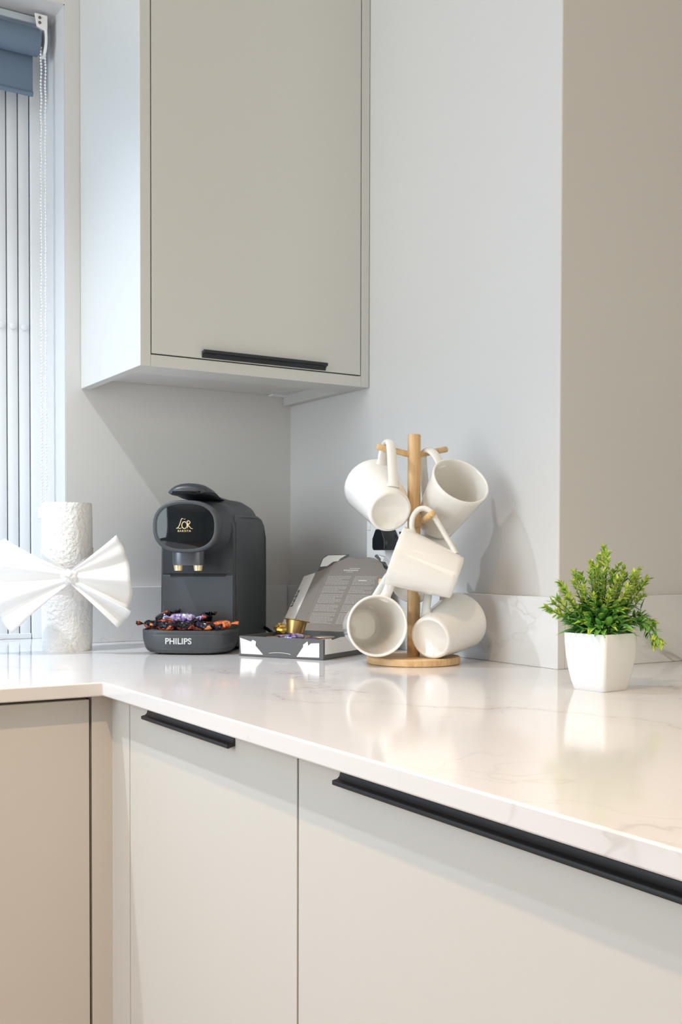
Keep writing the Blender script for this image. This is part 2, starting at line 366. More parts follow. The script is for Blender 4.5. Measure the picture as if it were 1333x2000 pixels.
pull('handle', loc((-1.08, FY, -0.0245), ea), (1, 0, 0), (0, -1, 0), 0.3015, d)
fl = MB()
fl.prism([(-0.6318, FY, FLOOR_Z+0.1), (FX, FY, FLOOR_Z+0.1), (FX, -0.6716, FLOOR_Z+0.1), (FX+0.018, -0.6716, FLOOR_Z+0.1), (FX+0.018, FY+0.018, FLOOR_Z+0.1), (-0.6318, FY+0.018, FLOOR_Z+0.1)], (0, 0, -TC-0.001-FLOOR_Z-0.1))
o = fl.build('corner_post', DOORM, bevel=0.0008); tag(o, 'plain pale corner filler post where the two cabinet runs meet', 'filler post')
mb = MB(); mb.box((-3.1, -0.55, FLOOR_Z), (-0.55, -0.02, FLOOR_Z+0.1)); mb.box((-0.55, -2.69, FLOOR_Z), (-0.02, -0.02, FLOOR_Z+0.1))
o = mb.build('plinth', DOORM); tag(o, 'plain plinth under the pale base cabinets', 'plinth')
ev = empty('base_cabinet', (-1.9, -0.3, FLOOR_Z+0.1), 'pale base cabinet furthest left beyond the kitchen roll', 'cabinet', 'base cabinets under the worktop')
MB().box(loc((-3.08, FY+0.020, FLOOR_Z+0.1), ev), loc((-1.2505, -0.02, -TC-0.001), ev)).build('carcass', CARC, ev)
MB().box(loc((-3.07, FY, FLOOR_Z+0.15), ev), loc((-1.2335, FY+0.018, -0.0235), ev)).build('door', DOORM, ev, bevel=0.0008)

# ceiling downlights
for lx, ly in LAMPS:
    e = empty('ceiling_downlight', (lx, ly, 1.5), 'round white recessed ceiling downlight', 'downlight', 'recessed downlights in the ceiling')
    MB().lathe([(0.045, 0), (0.045, -0.004), (0.038, -0.006), (0.034, -0.001)], 32, cap0=False, cap1=False).build('trim_ring', WHITEPL, e, smooth=40)
    MB().lathe([(0.034, -0.0012), (0.034, -0.0002)], 32).build('lens', mat('lamp_lens', (255, 240, 220), 0.4, emit=((255, 225, 180), 6)), e)

# ------------------------------------------------------------------ socket and plug
sk = empty('wall_socket', (0, -0.374, 0.190), 'white double socket plate on the wall behind the mugs', 'socket')
MB().box((-0.009, -0.073, -0.043), (-0.0003, 0.073, 0.043)).build('face_plate', WHITEPL, sk, bevel=0.002)
for k, yy in enumerate((0.036, -0.036)):
    MB().box((-0.0095, yy-0.004+0.0, 0.010), (-0.0085, yy+0.004, 0.014)).build('pin_slot', mat('socket_hole', (30, 30, 30), 0.6), sk)
    MB().box((-0.011, yy-0.028*(1 if k else -1)-0.005, 0.018), (-0.0085, yy-0.028*(1 if k else -1)+0.005, 0.036)).build('switch', WHITEPL, sk, bevel=0.001)
pl = empty('mains_plug', (-0.0092, -0.384, 0.1905), 'glossy black plug pushed into the wall socket behind the capsule box', 'plug')
BLK = mat('glossy_black_plastic', (28, 32, 37), 0.22)
ring = lambda hw, x: [(-x, y, z) for y, z in [(-hw, -0.019), (hw, -0.019), (hw+0.003, -0.014), (hw+0.003, 0.001), (hw*0.55, 0.018), (-hw*0.55, 0.018), (-hw-0.003, 0.001), (-hw-0.003, -0.014)]]
MB().loft([ring(0.019, 0), ring(0.019, 0.022), ring(0.016, 0.030)]).build('plug_body', BLK, pl, bevel=0.002)

# ------------------------------------------------------------------ mugs and mug tree
TC0 = Vector((-0.1359, -0.6269, 0)); D0 = 1.6538
tr = empty('mug_tree', TC0, 'bamboo mug tree with a round base holding the white mugs', 'mug tree')
MB().lathe([(0.0685, 0), (0.0705, 0.0015), (0.0705, 0.0095), (0.0690, 0.011)], 64).build('base', BAMBOOH, tr, smooth=40)
MB().lathe([(0.0098, 0.011), (0.0098, 0.3428), (0.0088, 0.3440)], 32).build('pole', BAMBOO, tr, smooth=40)
def peg(u, v, dd, z0):
    tip = at(u, v, D0+dd)-TC0; s = Vector((0, 0, z0)); dr = (tip-s).normalized()
    MB().tube([s+dr*0.008, s+(tip-s)*0.5, tip-dr*0.0008, tip], [0.0046, 0.0046, 0.0046, 0.0038], 14).build('peg', BAMBOO, tr, smooth=50)
peg(736.5, 872, -0.018, 0.3125); peg(873, 877.5, 0.026, 0.3125)
peg(847, 1002, -0.072, 0.206); peg(800, 1006, 0.07, 0.206)
peg(741, 1135.5, -0.016, 0.116); peg(880, 1140, 0.03, 0.116)
H, RR, RB = 0.0990, 0.0450, 0.0312
def rad(t): # t 0 base .. 1 rim
    return RB+(RR-RB)*(t**0.85)
def mug_parts(parent):
    prof = [(0.0, 0.0022), (RB-0.006, 0.0022), (RB-0.0045, 0.0004), (RB-0.002, 0.0), (RB+0.0005, 0.0018)]
    for k in range(1, 14):
        t = k/13; prof.append((rad(t), 0.002+(H-0.004)*t))
    prof += [(RR-0.0004, H-0.0006), (RR-0.0018, H), (RR-0.0032, H-0.0008), (RR-0.0038, H-0.003)]
    for k in range(12, 0, -1):
        t = k/13; prof.append((rad(t)-0.0042, 0.004+(H-0.006)*t))
    prof += [(RB-0.006, 0.0075), (RB-0.012, 0.0062), (0.0, 0.006)]
    b = MB().lathe(prof, 72, False, False).build('cup_body', PORC, parent, smooth=60)
    hp = [(0.15, -0.003), (0.10, 0.006), (0.075, 0.018), (0.105, 0.030), (0.18, 0.0365), (0.29, 0.0365), (0.42, 0.029), (0.60, 0.0165), (0.76, 0.0055), (0.84, -0.002)]
    pts = []
    for t, p in hp:
        z = H*(1-t); pts.append((rad(1-t)+p, 0, z))
    pts = catmull(pts, 6); n = len(pts)
    rr = [1+0.35*max(0, 1-i/5)+0.35*max(0, 1-(n-1-i)/5) for i in range(n)]
    MB().tube(pts, [0.0070*q for q in rr], 16, flat=(1.08, 0.60), ref=None).build('handle', PORC, parent, smooth=60)
mugs = []
def place_mug(pivot, frac, axis, hint, label, up_hint=None):
    # pivot: world point on the mug's axis at frac (0 base, 1 rim); axis, hint: (right, up, away)
    def W(v): return _R*v[0]+_U*v[1]+_F*v[2]
    z = W(axis).normalized(); x = W(hint); x = (x-z*x.dot(z)).normalized(); y = z.cross(x)
    M = Matrix((x, y, z)).transposed().to_4x4(); M.translation = Vector(pivot)-z*(H*frac)
    e = empty('mug', (0, 0, 0), label, 'mug', 'white mugs hanging on the mug tree'); e.matrix_world = M
    if not mugs: mug_parts(e)
    else:
        for ch in mugs[0].children:
            c = ch.copy(); COL.objects.link(c); c.parent = e
    mugs.append(e); return e
place_mug(at(763.0, 999.6, D0-0.058), 0, (-0.024, 0.045, 0.086), (0.12, 1, 0.0), 'white mug at the upper left of the mug tree showing its base')
place_mug(at(901.5, 938, D0-0.040), 1, (0.032, 0.060, -0.071), (-0.40, 0.90, 0.10), 'white mug at the upper right of the mug tree with its open mouth up')
place_mug(at(769.7, 1084.8, D0-0.052), 1, (-0.125, 0.045, 0.012), (0.49, 0.87, 0), 'white mug hung sideways in front of the pole at middle height')
place_mug(at(738.3, 1222.5, D0-0.072), 1, (0.020, 0.004, -0.096), (0.33, 0.93, 0), 'white mug at the lower left of the tree with its mouth facing out')
place_mug(at(840.5, 1246.5, D0-0.056), 0, (0.052, 0.022, 0.080), (-0.35, 0.93, 0.1), 'white mug at the lower right of the tree with its base facing out')
place_mug(at(845, 1078, D0+0.060), 1, (0.040, 0.052, 0.070), (0.05, 0.95, 0), 'white mug behind the pole mostly hidden by the sideways mug')

# ------------------------------------------------------------------ coffee machine
A_ = math.radians(37.0)
CM = empty('coffee_machine', (-0.3755-0.0110*math.cos(A_), -0.3392+0.0110*math.sin(A_), 0), 'black capsule coffee machine with round glossy front and sweets on its drip tray', 'coffee machine', rot=-A_)
# local X right, local Y back
MATT = mat('charcoal_plastic', (66, 70, 75), 0.45)
MATD = mat('dark_plastic', (50, 54, 60), 0.38)
GLB = mat('gloss_black_panel', (20, 26, 30), 0.05, spec=0.45)
GOLD = mat('gold_trim', (232, 214, 172), 0.35, 0.7)
GOLDP = mat('gold_lettering', (226, 208, 165), 0.4)
def se(hw, hh, n=2.6, N=64, cx=0, cz=0, y=0):
    out = []
    for k in range(N):
        t = 2*PI*k/N; c, s = math.cos(t), math.sin(t)
        out.append((cx+hw*abs(c)**(2/n)*(1 if c >= 0 else -1), y, cz+hh*abs(s)**(2/n)*(1 if s >= 0 else -1)))
    return out
BX = 0.007
# body: rounded sections in XZ lofted along Y
def bodysec(y, hw, top, rt, rb=0.006, bot=0.006, cx=BX, wz=0.0):
    pts = []; N = 10
    for k in range(N+1):
        t = PI/2*k/N; pts.append((cx+hw-rt+rt*math.cos(t)-wz, y, top-rt+rt*math.sin(t)))
    for k in range(N+1):
        t = PI/2+PI/2*k/N; pts.append((cx-hw+rt+rt*math.cos(t)+wz, y, top-rt+rt*math.sin(t)))
    pts.append((cx-hw, y, bot+rb)); pts.append((cx-hw+rb, y, bot)); pts.append((cx+hw-rb, y, bot)); pts.append((cx+hw, y, bot+rb))
    return pts
MB().loft([bodysec(0.082, 0.0610, 0.238, 0.036), bodysec(0.086, 0.0625, 0.243, 0.038), bodysec(0.12, 0.0635, 0.254, 0.038), bodysec(0.17, 0.065, 0.2600, 0.034), bodysec(0.22, 0.067, 0.2600, 0.030),
           bodysec(0.27, 0.067, 0.2560, 0.028), bodysec(0.31, 0.065, 0.247, 0.026), bodysec(0.328, 0.060, 0.236, 0.024), bodysec(0.334, 0.054, 0.224, 0.02)]).build('body', MATT, CM, smooth=35)
# side shells
for sgn in (1, -1):
    rings = []
    for off in (0.0, 0.0030, 0.0042, 0.0046):
        ins = (0, 0.0, 0.0012, 0.004)[[0.0, 0.0030, 0.0042, 0.0046].index(off)]
        ring = []
        outl = [(0.090, 0.010), (0.090, 0.215)]
        cyc = (0.090+0.016, 0.231-0.016)
        pts2 = [(0.0905+ins, 0.008+ins)]
        for k in range(7):
            t = PI-PI/2*k/6; pts2.append((cyc[0]+(0.016-ins)*math.cos(t), cyc[1]+(0.016-ins)*math.sin(t)))
        pts2 += [(0.20, 0.2335-ins), (0.26, 0.234-ins), (0.295, 0.230-ins), (0.312-ins, 0.218), (0.318-ins, 0.195), (0.320-ins, 0.13), (0.320-ins, 0.06), (0.320-ins, 0.008+ins)]
        for (yy, zz) in pts2:
            f = (yy-0.09)/0.23; hw = 0.0625+0.0125*math.sin(min(1, f*1.6)*PI/2)-0.004*max(0, f-0.7)
            hw -= 0.007*max(0, (zz-0.19)/0.045)**2
            ring.append((BX+sgn*(hw+off), yy, zz))
        rings.append(ring)
    MB().loft(rings, True, True, True).build('side_shell', MATT, CM, smooth=35)
# front panels
MB().box((BX-0.0608, 0.0795, 0.1305), (BX+0.0608, 0.083, 0.20)).build('upper_front_panel', MATD, CM, bevel=0.0012)
MB().box((BX-0.0600, 0.0800, 0.036), (BX+0.0600, 0.083, 0.1285)).build('lower_front_panel', mat('satin_grey_panel', (84, 90, 97), 0.34, 0.2), CM, bevel=0.0012)
MB().box((BX-0.047, 0.0788, 0.1262), (BX+0.047, 0.0815, 0.1300)).build('slot', mat('black_slot', (12, 13, 15), 0.5), CM)
# head
HC = 0.2090
hd = [se(0.0480, 0.0370, 2.5, y=0.0205, cz=HC), se(0.0515, 0.0400, 2.5, y=0.0195, cz=HC), se(0.0540, 0.0422, 2.5, y=0.0205, cz=HC), se(0.0552, 0.0432, 2.5, y=0.0240, cz=HC), se(0.0550, 0.0430, 2.5, y=0.034, cz=HC),
      se(0.0535, 0.0418, 2.5, y=0.046, cz=HC, cx=0), se(0.0530, 0.0420, 2.5, y=0.060, cz=HC, cx=-0.001), se(0.0560, 0.0440, 2.6, y=0.075, cz=HC, cx=BX), se(0.0605, 0.0470, 3.0, y=0.092, cz=HC-0.002, cx=BX), se(0.062, 0.047, 3.4, y=0.12, cz=HC-0.002, cx=BX)]
hdo = MB().loft(hd, True, False, True).build('head', MATT, CM, smooth=50)
fp = [se(0.0482*s, 0.0372*s, 2.5, y=0.0208-0.0045*(1-s*s), cz=HC) for s in (1.0, 0.92, 0.8, 0.65, 0.5, 0.35, 0.2, 0.08)]
MB().loft(fp, True, True, True).build('face_panel', GLB, CM, smooth=60)
# spout
sp = []
for z, s in ((0.1690, 1.0), (0.1475, 1.0), (0.1455, 0.96)):
    sp.append([(p[0]*s, 0.043+(p[1]-0.043)*s, z) for p in [(0.0265*math.copysign(abs(math.cos(t))**0.6, math.cos(t)), 0.043+0.0150*math.copysign(abs(math.sin(t))**0.9, math.sin(t)), 0) for t in [2*PI*k/40 for k in range(40)]]])
spo = MB().loft(sp).build('spout', mat('spout_metal', (92, 96, 104), 0.28, 0.6), CM, smooth=40)
for xx in (-0.0165, 0.0165):
    MB().lathe([(0.0078, 0.1460), (0.0078, 0.1445), (0.0066, 0.1365), (0.0050, 0.1365), (0.0052, 0.1440)], 24, False, True, M=Matrix.Translation((xx, 0.040, 0))).build('nozzle', GOLD, spo, smooth=40)
# lever
lv = []
for y, hw, zt, sag, zb in ((0.022, 0.024, 0.2715, 0.0035, 0.2655), (0.026, 0.030, 0.2770, 0.0065, 0.2630), (0.036, 0.0345, 0.2805, 0.0095, 0.2615), (0.055, 0.036, 0.2815, 0.0100, 0.2605), (0.078, 0.035, 0.2780, 0.008, 0.2600), (0.100, 0.033, 0.2710, 0.005, 0.2570),
                           (0.125, 0.031, 0.2672, 0.003, 0.2560), (0.150, 0.030, 0.2660, 0.002, 0.2560), (0.225, 0.029, 0.2655, 0.002, 0.2540), (0.229, 0.027, 0.2640, 0.002, 0.2560)):
    ring = []; x0 = BX*min(1, max(0, (y-0.03)/0.08))+0.001
    for k in range(13):
        t = -1+2*k/12; ring.append((x0+hw*t, y, zt-sag*t*t-0.0050*t**6))
    for k in range(13):
        t = 1-2*k/12; ring.append((x0+hw*0.93*t, y, zb+0.0015*t*t))
    lv.append(ring)
MB().loft(lv).build('lever', MATD, CM, smooth=50)
# drip tray
def plan(s, z, N=60):
    out = []
    for k in range(N):
        t = 2*PI*k/N; c, q = math.cos(t), math.sin(t); n = 3.6 if q > 0 else 2.9
        x = 0.0775*s*abs(c)**(2/n)*(1 if c >= 0 else -1); y = 0.056+0.056*(0.5+0.5*s)*abs(q)**(2/n)*(1 if q >= 0 else -1)
        out.append((x, y, z))
    return out
tp = [(0.80, 0.0025), (0.86, 0.0032), (0.905, 0.006), (0.935, 0.0092), (0.931, 0.0094), (0.931, 0.0101), (0.941, 0.0103), (0.968, 0.016), (0.990, 0.023), (0.998, 0.030), (0.999, 0.0325), (0.993, 0.0328), (0.993, 0.0335), (1.0, 0.0338), (1.0, 0.0385), (0.992, 0.0398), (0.96, 0.0398), (0.955, 0.0370)]
dt = MB().loft([plan(s, z) for s, z in tp]).build('drip_tray', MATT, CM, smooth=40)
for fx in (-0.043, 0.040):
    MB().lathe([(0.0016, 0), (0.0034, 0.0022), (0.0040, 0.0052)], 14, M=Matrix.Translation((fx, 0.014, 0))).build('foot', BLK, dt, smooth=40)
for fx, fy in ((-0.05, 0.12), (0.045, 0.12), (-0.045, 0.29), (0.04, 0.29)):
    MB().lathe([(0.006, 0), (0.007, 0.002), (0.007, 0.008)], 14, M=Matrix.Translation((fx, fy, 0))).build('foot', BLK, CM, smooth=40)
# water tank at the back
TANK = mat('clear_tank', (222, 224, 238), 0.08, trans=0.85)
MB().loft([[(BX+0.052*math.copysign(abs(math.cos(t))**0.5, math.cos(t)), 0.349+0.016*math.copysign(abs(math.sin(t))**0.6, math.sin(t)), z) for t in [2*PI*k/32 for k in range(32)]] for z in (0.012, 0.20, 0.212)]).build('water_tank', TANK, CM, smooth=40)
MB().box((BX-0.054, 0.331, 0.2125), (BX+0.054, 0.367, 0.2155)).build('tank_lid', mat('clear_lid', (214, 214, 232), 0.2), CM, bevel=0.001)
# cable
cbl = [(0.045, 0.318, 0.020), (0.066, 0.312, 0.030), (0.092, 0.292, 0.024), (0.112, 0.262, 0.012), (0.118, 0.24, 0.006)]
MB().tube(catmull(cbl, 6), 0.0034, 10).build('power_cable', BLK, CM, smooth=60)
def text(s, size, M, mt, parent, name='lettering', ext=0.0002, space=1.0, off=0.0, surf=None):
    c = bpy.data.curves.new(name, 'FONT'); c.body = s; c.size = size; c.extrude = ext; c.align_x = 'CENTER'; c.align_y = 'CENTER'; c.space_character = space; c.offset = off
    tmp = bpy.data.objects.new('tmp', c); COL.objects.link(tmp); bpy.context.view_layer.update()
    me = bpy.data.meshes.new_from_object(tmp.evaluated_get(bpy.context.evaluated_depsgraph_get())); bpy.data.objects.remove(tmp); bpy.data.curves.remove(c)
    me.materials.clear(); me.materials.append(mt); me.transform(M)
    if surf:
        for v in me.vertices: v.co.y += surf(v.co.x)
    o = bpy.data.objects.new(name, me); COL.objects.link(o); o.parent = parent; return o
FRONT = Matrix.Rotation(PI/2, 4, 'X')
text('PHILIPS', 0.0136, Matrix.Translation((-0.0075, 0.0, 0.0222)) @ FRONT, mat('silver_lettering', (205, 210, 212), 0.4), dt, ext=0.0004, space=1.02, off=0.0003, surf=lambda x: 0.056-0.0559*(1-abs(x/0.0765)**2.9)**(1/2.9))
text('BARISTA', 0.0042, Matrix.Translation((-0.001, 0.0159, HC-0.0075)) @ FRONT, GOLDP, CM, ext=0.0005, space=1.45, off=0.00006)
lg = MB()
def rib(pts, rads):
    pp = catmull([(x-0.0015, 0.0155, HC+0.0035+z) for x, z in pts], 5); n = len(pp)
    rr = [rads[0]+(rads[1]-rads[0])*math.sin(PI*i/(n-1)) for i in range(n)]
    lg.tube(pp, rr, 8)
rib([(-0.0005, 0.0085), (-0.0035, 0.0090), (-0.0055, 0.004), (-0.0075, -0.002), (-0.0105, -0.0062), (-0.0128, -0.0070)], (0.0003, 0.0007))
rib([(-0.0128, -0.0070), (-0.0100, -0.0060), (-0.0065, -0.0070), (-0.0035, -0.0055)], (0.0003, 0.0006))
rib([(0.0010, 0.0075), (0.0022, 0.0092)], (0.0004, 0.0005))
rib([(0.0010+0.0042*math.cos(t), -0.0015+0.0056*math.sin(t)) for t in [2*PI*k/16 for k in range(17)]], (0.0005, 0.0008))
rib([(0.0062, -0.0066), (0.0062, 0.0050)], (0.0005, 0.0007))
rib([(0.0040, 0.0042), (0.0075, 0.0058), (0.0103, 0.0035), (0.0088, 0.0005), (0.0060, -0.0004), (0.0090, -0.0035), (0.0120, -0.0068), (0.0148, -0.0072)], (0.0003, 0.0008))
lg.build('logo', GOLDP, CM, smooth=60)

# ------------------------------------------------------------------ wrapped sweets on the drip tray
CANDY = [ramp_mat('orange_and_black_foil', [(0.0, (32, 26, 40)), (0.36, (36, 30, 52)), (0.44, (222, 112, 62)), (0.75, (240, 148, 92)), (0.92, (150, 130, 190))], 75, 0.25, 0.35, 'voronoi', interp='CONSTANT'),
         ramp_mat('purple_silver_foil', [(0.35, (98, 66, 152)), (0.55, (190, 178, 216)), (0.7, (226, 222, 236))], 120, 0.22, 0.5, detail=3, bump=0.4),
         ramp_mat('navy_black_foil', [(0.3, (20, 20, 30)), (0.6, (44, 40, 68)), (0.72, (170, 78, 58))], 80, 0.22, 0.4, 'voronoi', interp='CONSTANT'),
         ramp_mat('copper_red_foil', [(0.3, (150, 52, 40)), (0.5, (224, 118, 72)), (0.7, (240, 160, 110))], 90, 0.25, 0.4, detail=3, bump=0.4)]
def candy(x, y, z, rz, tilt, k, label, L=0.030, W=0.014, Hh=0.011):
    Mw = CM.matrix_basis @ Matrix.Translation((x, y, z)) @ Matrix.Rotation(rz, 4, 'Z') @ Matrix.Rotation(tilt, 4, 'Y')
    e = empty('wrapped_sweet', (0, 0, 0), label, 'sweet', 'foil wrapped sweets on the drip tray'); e.matrix_world = Mw
    rings = []
    for i in range(17):
        t = -1+2*i/16; s = max(0.25, (1-abs(t)**3.6)**0.5) if abs(t) < 1 else 0.25
        ring = []
        for j in range(26):
            a = 2*PI*j/26; ca, sa = math.cos(a), math.sin(a)
            wob = 1+0.16*noise.noise(Vector((t*4+k*7, ca*2.5, sa*2.5+x*90)))+0.10*noise.noise(Vector((t*9+k*3, ca*6, sa*6+x*50)))+0.05*math.sin(t*22+ca*3)
            ring.append((t*L/2, W/2*s*math.copysign(abs(ca)**0.6, ca)*wob, Hh/2*s*math.copysign(abs(sa)**0.7, sa)*wob))
        rings.append(ring)
    MB().loft(rings).build('wrapped_body', CANDY[k], e, smooth=28)
    for sg in (-1, 1):
        mb = MB(); rows = []
        for i in range(6):
            r = i/5; row = []
            for j in range(17):
                q = -1+2*j/16; xx = sg*(L/2-0.001+0.013*r*(1-0.25*q*q+0.12*math.sin(j*2.3+k))); row.append((xx, q*(0.0022+0.0105*r), 0.0032*r*(1 if j % 2 else -1)*(0.6+0.4*math.sin(j+k))+0.003*r*q*math.sin(k+x*60)))
            rows.append(row)
        mb.loft(rows, False, False, False).build('twisted_end', CANDY[k], e, smooth=20, solid=0.0003, fix=False)
SW = [(-0.055, 0.030, 0.0475, 0.25, 0.10, 2, 'dark foil sweet at the left end of the pile with a pointed tip'),
      (-0.030, 0.020, 0.0460, -0.35, 0.0, 0, 'orange and black sweet at the front left of the pile'),
      (0.002, 0.018, 0.0465, 0.15, 0.0, 2, 'navy foil sweet at the front middle of the pile'),
      (0.032, 0.020, 0.0465, -0.2, 0.05, 0, 'orange and black sweet at the front right of the pile'),
      (0.056, 0.034, 0.0475, 0.5, -0.1, 3, 'copper foil sweet at the right end of the pile'),
      (-0.040, 0.052, 0.0490, 0.7, -0.1, 3, 'copper red sweet behind the dark one on the left'),
      (-0.008, 0.050, 0.0480, -0.5, 0.0, 0, 'orange and black sweet under the silvery purple one'),
      (0.028, 0.052, 0.0480, 0.4, 0.0, 2, 'navy foil sweet at the back right of the pile'),
      (-0.046, 0.062, 0.0585, 0.9, -0.35, 0, 'orange and black sweet propped up at the back left'),
      (-0.008, 0.036, 0.0592, 0.08, 0.0, 1, 'silvery purple foil sweet lying on top of the pile'),
      (0.026, 0.050, 0.0580, -0.9, -0.35, 2, 'dark sweet with a crinkled end sticking up behind the purple one')]
for s in SW:
    big = 'silvery' in s[6]; candy(*s, L=0.042 if big else 0.034, W=0.020 if big else 0.019, Hh=0.014)

# ------------------------------------------------------------------ capsule box
CARD = mat('grey_card', (92, 92, 93), 0.6); CARDI = mat('taupe_card', (134, 126, 119), 0.65); CARDW = mat('white_card', (242, 238, 234), 0.5)
K = Vector((-0.233, -0.524, 0)); a_ = Vector((-0.4943, 0.8693, 0)); b_ = Vector((0.8693, 0.4943, 0)); BW, BLn, BH = 0.156, 0.157, 0.0325
bx = empty('capsule_box', K, 'open grey and white coffee capsule box with its printed lid leaning back', 'box')
def P(a, b, z): return a_*a+b_*b+Vector((0, 0, z))
tk = 0.0012
def slab(a0, a1, b0, b1, z0, z1, mb=None, mi=0):
    mb = mb or MB(); return mb.prism([P(a0, b0, z0), P(a1, b0, z0), P(a1, b1, z0), P(a0, b1, z0)], (0, 0, z1-z0), mi)
mb = MB(); slab(0, BW, 0, BLn, 0.0003, 0.0013, mb); slab(0, BW, 0, tk, 0.0013, BH, mb); slab(0, BW, BLn-tk, BLn, 0.0013, BH, mb); slab(0, tk, tk, BLn-tk, 0.0013, BH, mb); slab(BW-tk, BW, tk, BLn-tk, 0.0013, BH, mb)
tray = mb.build('tray', CARD, bx, bevel=0.0004)
# white printed shapes on the front and the side
def front_poly(pts, off=0.0003, thick=0.0003, mt=CARDW, par=tray, name='printed_panel'):
    return MB().prism([P(s, -off, z) for s, z in pts], -b_*thick+Vector((0, 0, 0))).build(name, mt, par)
front_poly([(0.154, 0.0295), (0.133, 0.0240), (0.130, 0.0270), (0.1235, 0.0245), (0.1245, 0.018), (0.110, 0.0040), (0.152, 0.0040)])
front_poly([(0.007, 0.0040), (0.007, 0.0265), (0.022, 0.0255), (0.027, 0.0215), (0.028, 0.0285), (0.036, 0.0230), (0.036, 0.0195), (0.048, 0.0035)])
MB().prism([P(-0.0003, s, z) for s, z in [(0.004, 0.0085), (0.004, 0.0325), (0.024, 0.0325), (0.026, 0.0300), (0.052, 0.0320), (0.0525, 0.0325), (0.152, 0.0325), (0.152, 0.0085)]], -a_*0.0004).build('printed_panel', CARDW, tray)
ma = []
for i in range(13):
    t = -1+2*i/12; ma.append(P(0.079+0.020*t, -0.0006, 0.0085-0.0018*t*t))
MB().tube(ma, 0.00035, 6).build('thumb_cut', CARDW, tray)
# lid plane through the hinge at b = BLn
TH = math.radians(47.5)
ld = b_*math.cos(TH)+Vector((0, 0, math.sin(TH))); ln = b_*(-math.sin(TH))+Vector((0, 0, math.cos(TH)))   # up the lid, towards the viewer
def LP(s, t, n=0.0): return P(0, BLn, BH)+a_*s+ld*(t*0.875)+ln*n
def lpoly(pts, n, th, name, mt, par, bev=0.0003): return MB().prism([LP(s, t, n) for s, t in pts], ln*th).build(name, mt, par, bevel=bev)
SW_ = 0.0
outl = [(BW, 0), (BW, 0.152), (0.134, 0.166), (0.126, 0.180), (0.106, 0.193), (0.094, 0.196), (0.084, 0.191), (0.074, 0.191), (0.062, 0.196), (0.050, 0.193), (0.030, 0.180), (0.022, 0.166), (0, 0.152), (0, 0)]
lid = lpoly(outl, 0, 0.0011, 'lid', CARDI, bx)
# raised crease strips along both sides
for s0 in (0.134, 0.022):
    MB().tube([LP(s0, 0.004, 0.0012), LP(s0, 0.160, 0.0012)], 0.0006, 6).build('crease', mat('light_crease', (150, 146, 142), 0.6), lid)
# white side flap folded out to the left and corner tuck flaps
fo = (a_*0.94-ln*0.34).normalized()
BE = BW+SW_
q = [LP(BE, 0.004), LP(BE, 0.152), LP(BE, 0.152)+fo*0.031, LP(BE, 0.004)+fo*0.031]
fl_ = MB().prism(q, ln*0.001).build('side_flap', CARDW, lid)
# small black marks along the outer edge of the flap
mk = MB()
for i in range(11):
    t0 = 0.068+i*0.0042; w_ = 0.0015 if i % 3 else 0.0024; c = LP(BE, t0)+fo*0.0232+ln*0.0012; hh = 0.0046 if i % 2 else 0.0062
    mk.prism([c, c+fo*hh, c+fo*hh+ld*w_, c+ld*w_], ln*0.0002)
mk.build('printed_marks', mat('black_ink', (40, 40, 42), 0.6), fl_)
def tuck(sg):
    S = lambda s: s-0.003 if sg > 0 else BW-s+0.003
    tm = 0.0 if sg > 0 else 0.012
    o1 = lpoly([(S(0.158), 0.158), (S(0.160), 0.195-tm), (S(0.152), 0.2045-tm), (S(0.108), 0.2055), (S(0.107), 0.200), (S(0.132), 0.178)], -0.0016, 0.001, 'tuck_flap', CARD, lid)
    lpoly([(S(0.1565), 0.170), (S(0.1575), 0.193-tm), (S(0.150), 0.2020-tm), (S(0.113), 0.2030), (S(0.122), 0.193), (S(0.124), 0.186), (S(0.134), 0.184), (S(0.142), 0.172)], -0.0005, 0.0003, 'printed_panel', CARDW, o1)
tuck(1); tuck(-1)
# small print: rows of fine broken lines on the lid
pr = MB(); rnd = random.Random(3)
INK = mat('pale_grey_ink', (170, 164, 158), 0.6); INKW = mat('white_ink', (225, 220, 214), 0.6)
def para(s0, s1, t0, rows, last=0.6):
    for r in range(rows):
        t = t0-r*0.0031; s = s0; end = s1 if r % 4 != 3 else s0-(s0-s1)*rnd.uniform(last, 0.95)
        while s > end+0.002:
            wd = rnd.uniform(0.0025, 0.0075); e2 = max(end, s-wd)
            pr.prism([LP(s, t, 0.0012), LP(e2, t, 0.0012), LP(e2, t+0.0015, 0.0012), LP(s, t+0.0015, 0.0012)], ln*0.0001); s = e2-0.0009
for (c0, c1) in ((0.126, 0.080), (0.072, 0.028)):
    t = 0.142
    for rows in (8, 6, 8, 6, 9): para(c0, c1, t, rows); t -= rows*0.0031+0.0028
pr.build('small_print', INK, lid)
for s0, s1, t, hh in ((0.100, 0.072, 0.158, 0.0026), (0.090, 0.070, 0.1635, 0.0014)):
    s = s0; pr = MB()
    while s > s1:
        pr.prism([LP(s, t, 0.0012), LP(s-0.0017, t, 0.0012), LP(s-0.0014, t+hh, 0.0012), LP(s+0.0003, t+hh, 0.0012)], ln*0.0001); s -= 0.0027
    pr.build('heading_print', INKW, lid)
pr = MB()
pr.prism([LP(0.094, 0.1545, 0.0012), LP(0.080, 0.1545, 0.0012), LP(0.080, 0.1552, 0.0012), LP(0.094, 0.1552, 0.0012)], ln*0.0001)
pr.build('heading_rule', INKW, lid)
pr = MB()
pr.prism([LP(0.062, 0.131, 0.0012), LP(0.046, 0.131, 0.0012), LP(0.046, 0.1325, 0.0012), LP(0.062, 0.1325, 0.0012)], ln*0.0001)
pr.build('column_heading', INKW, lid)
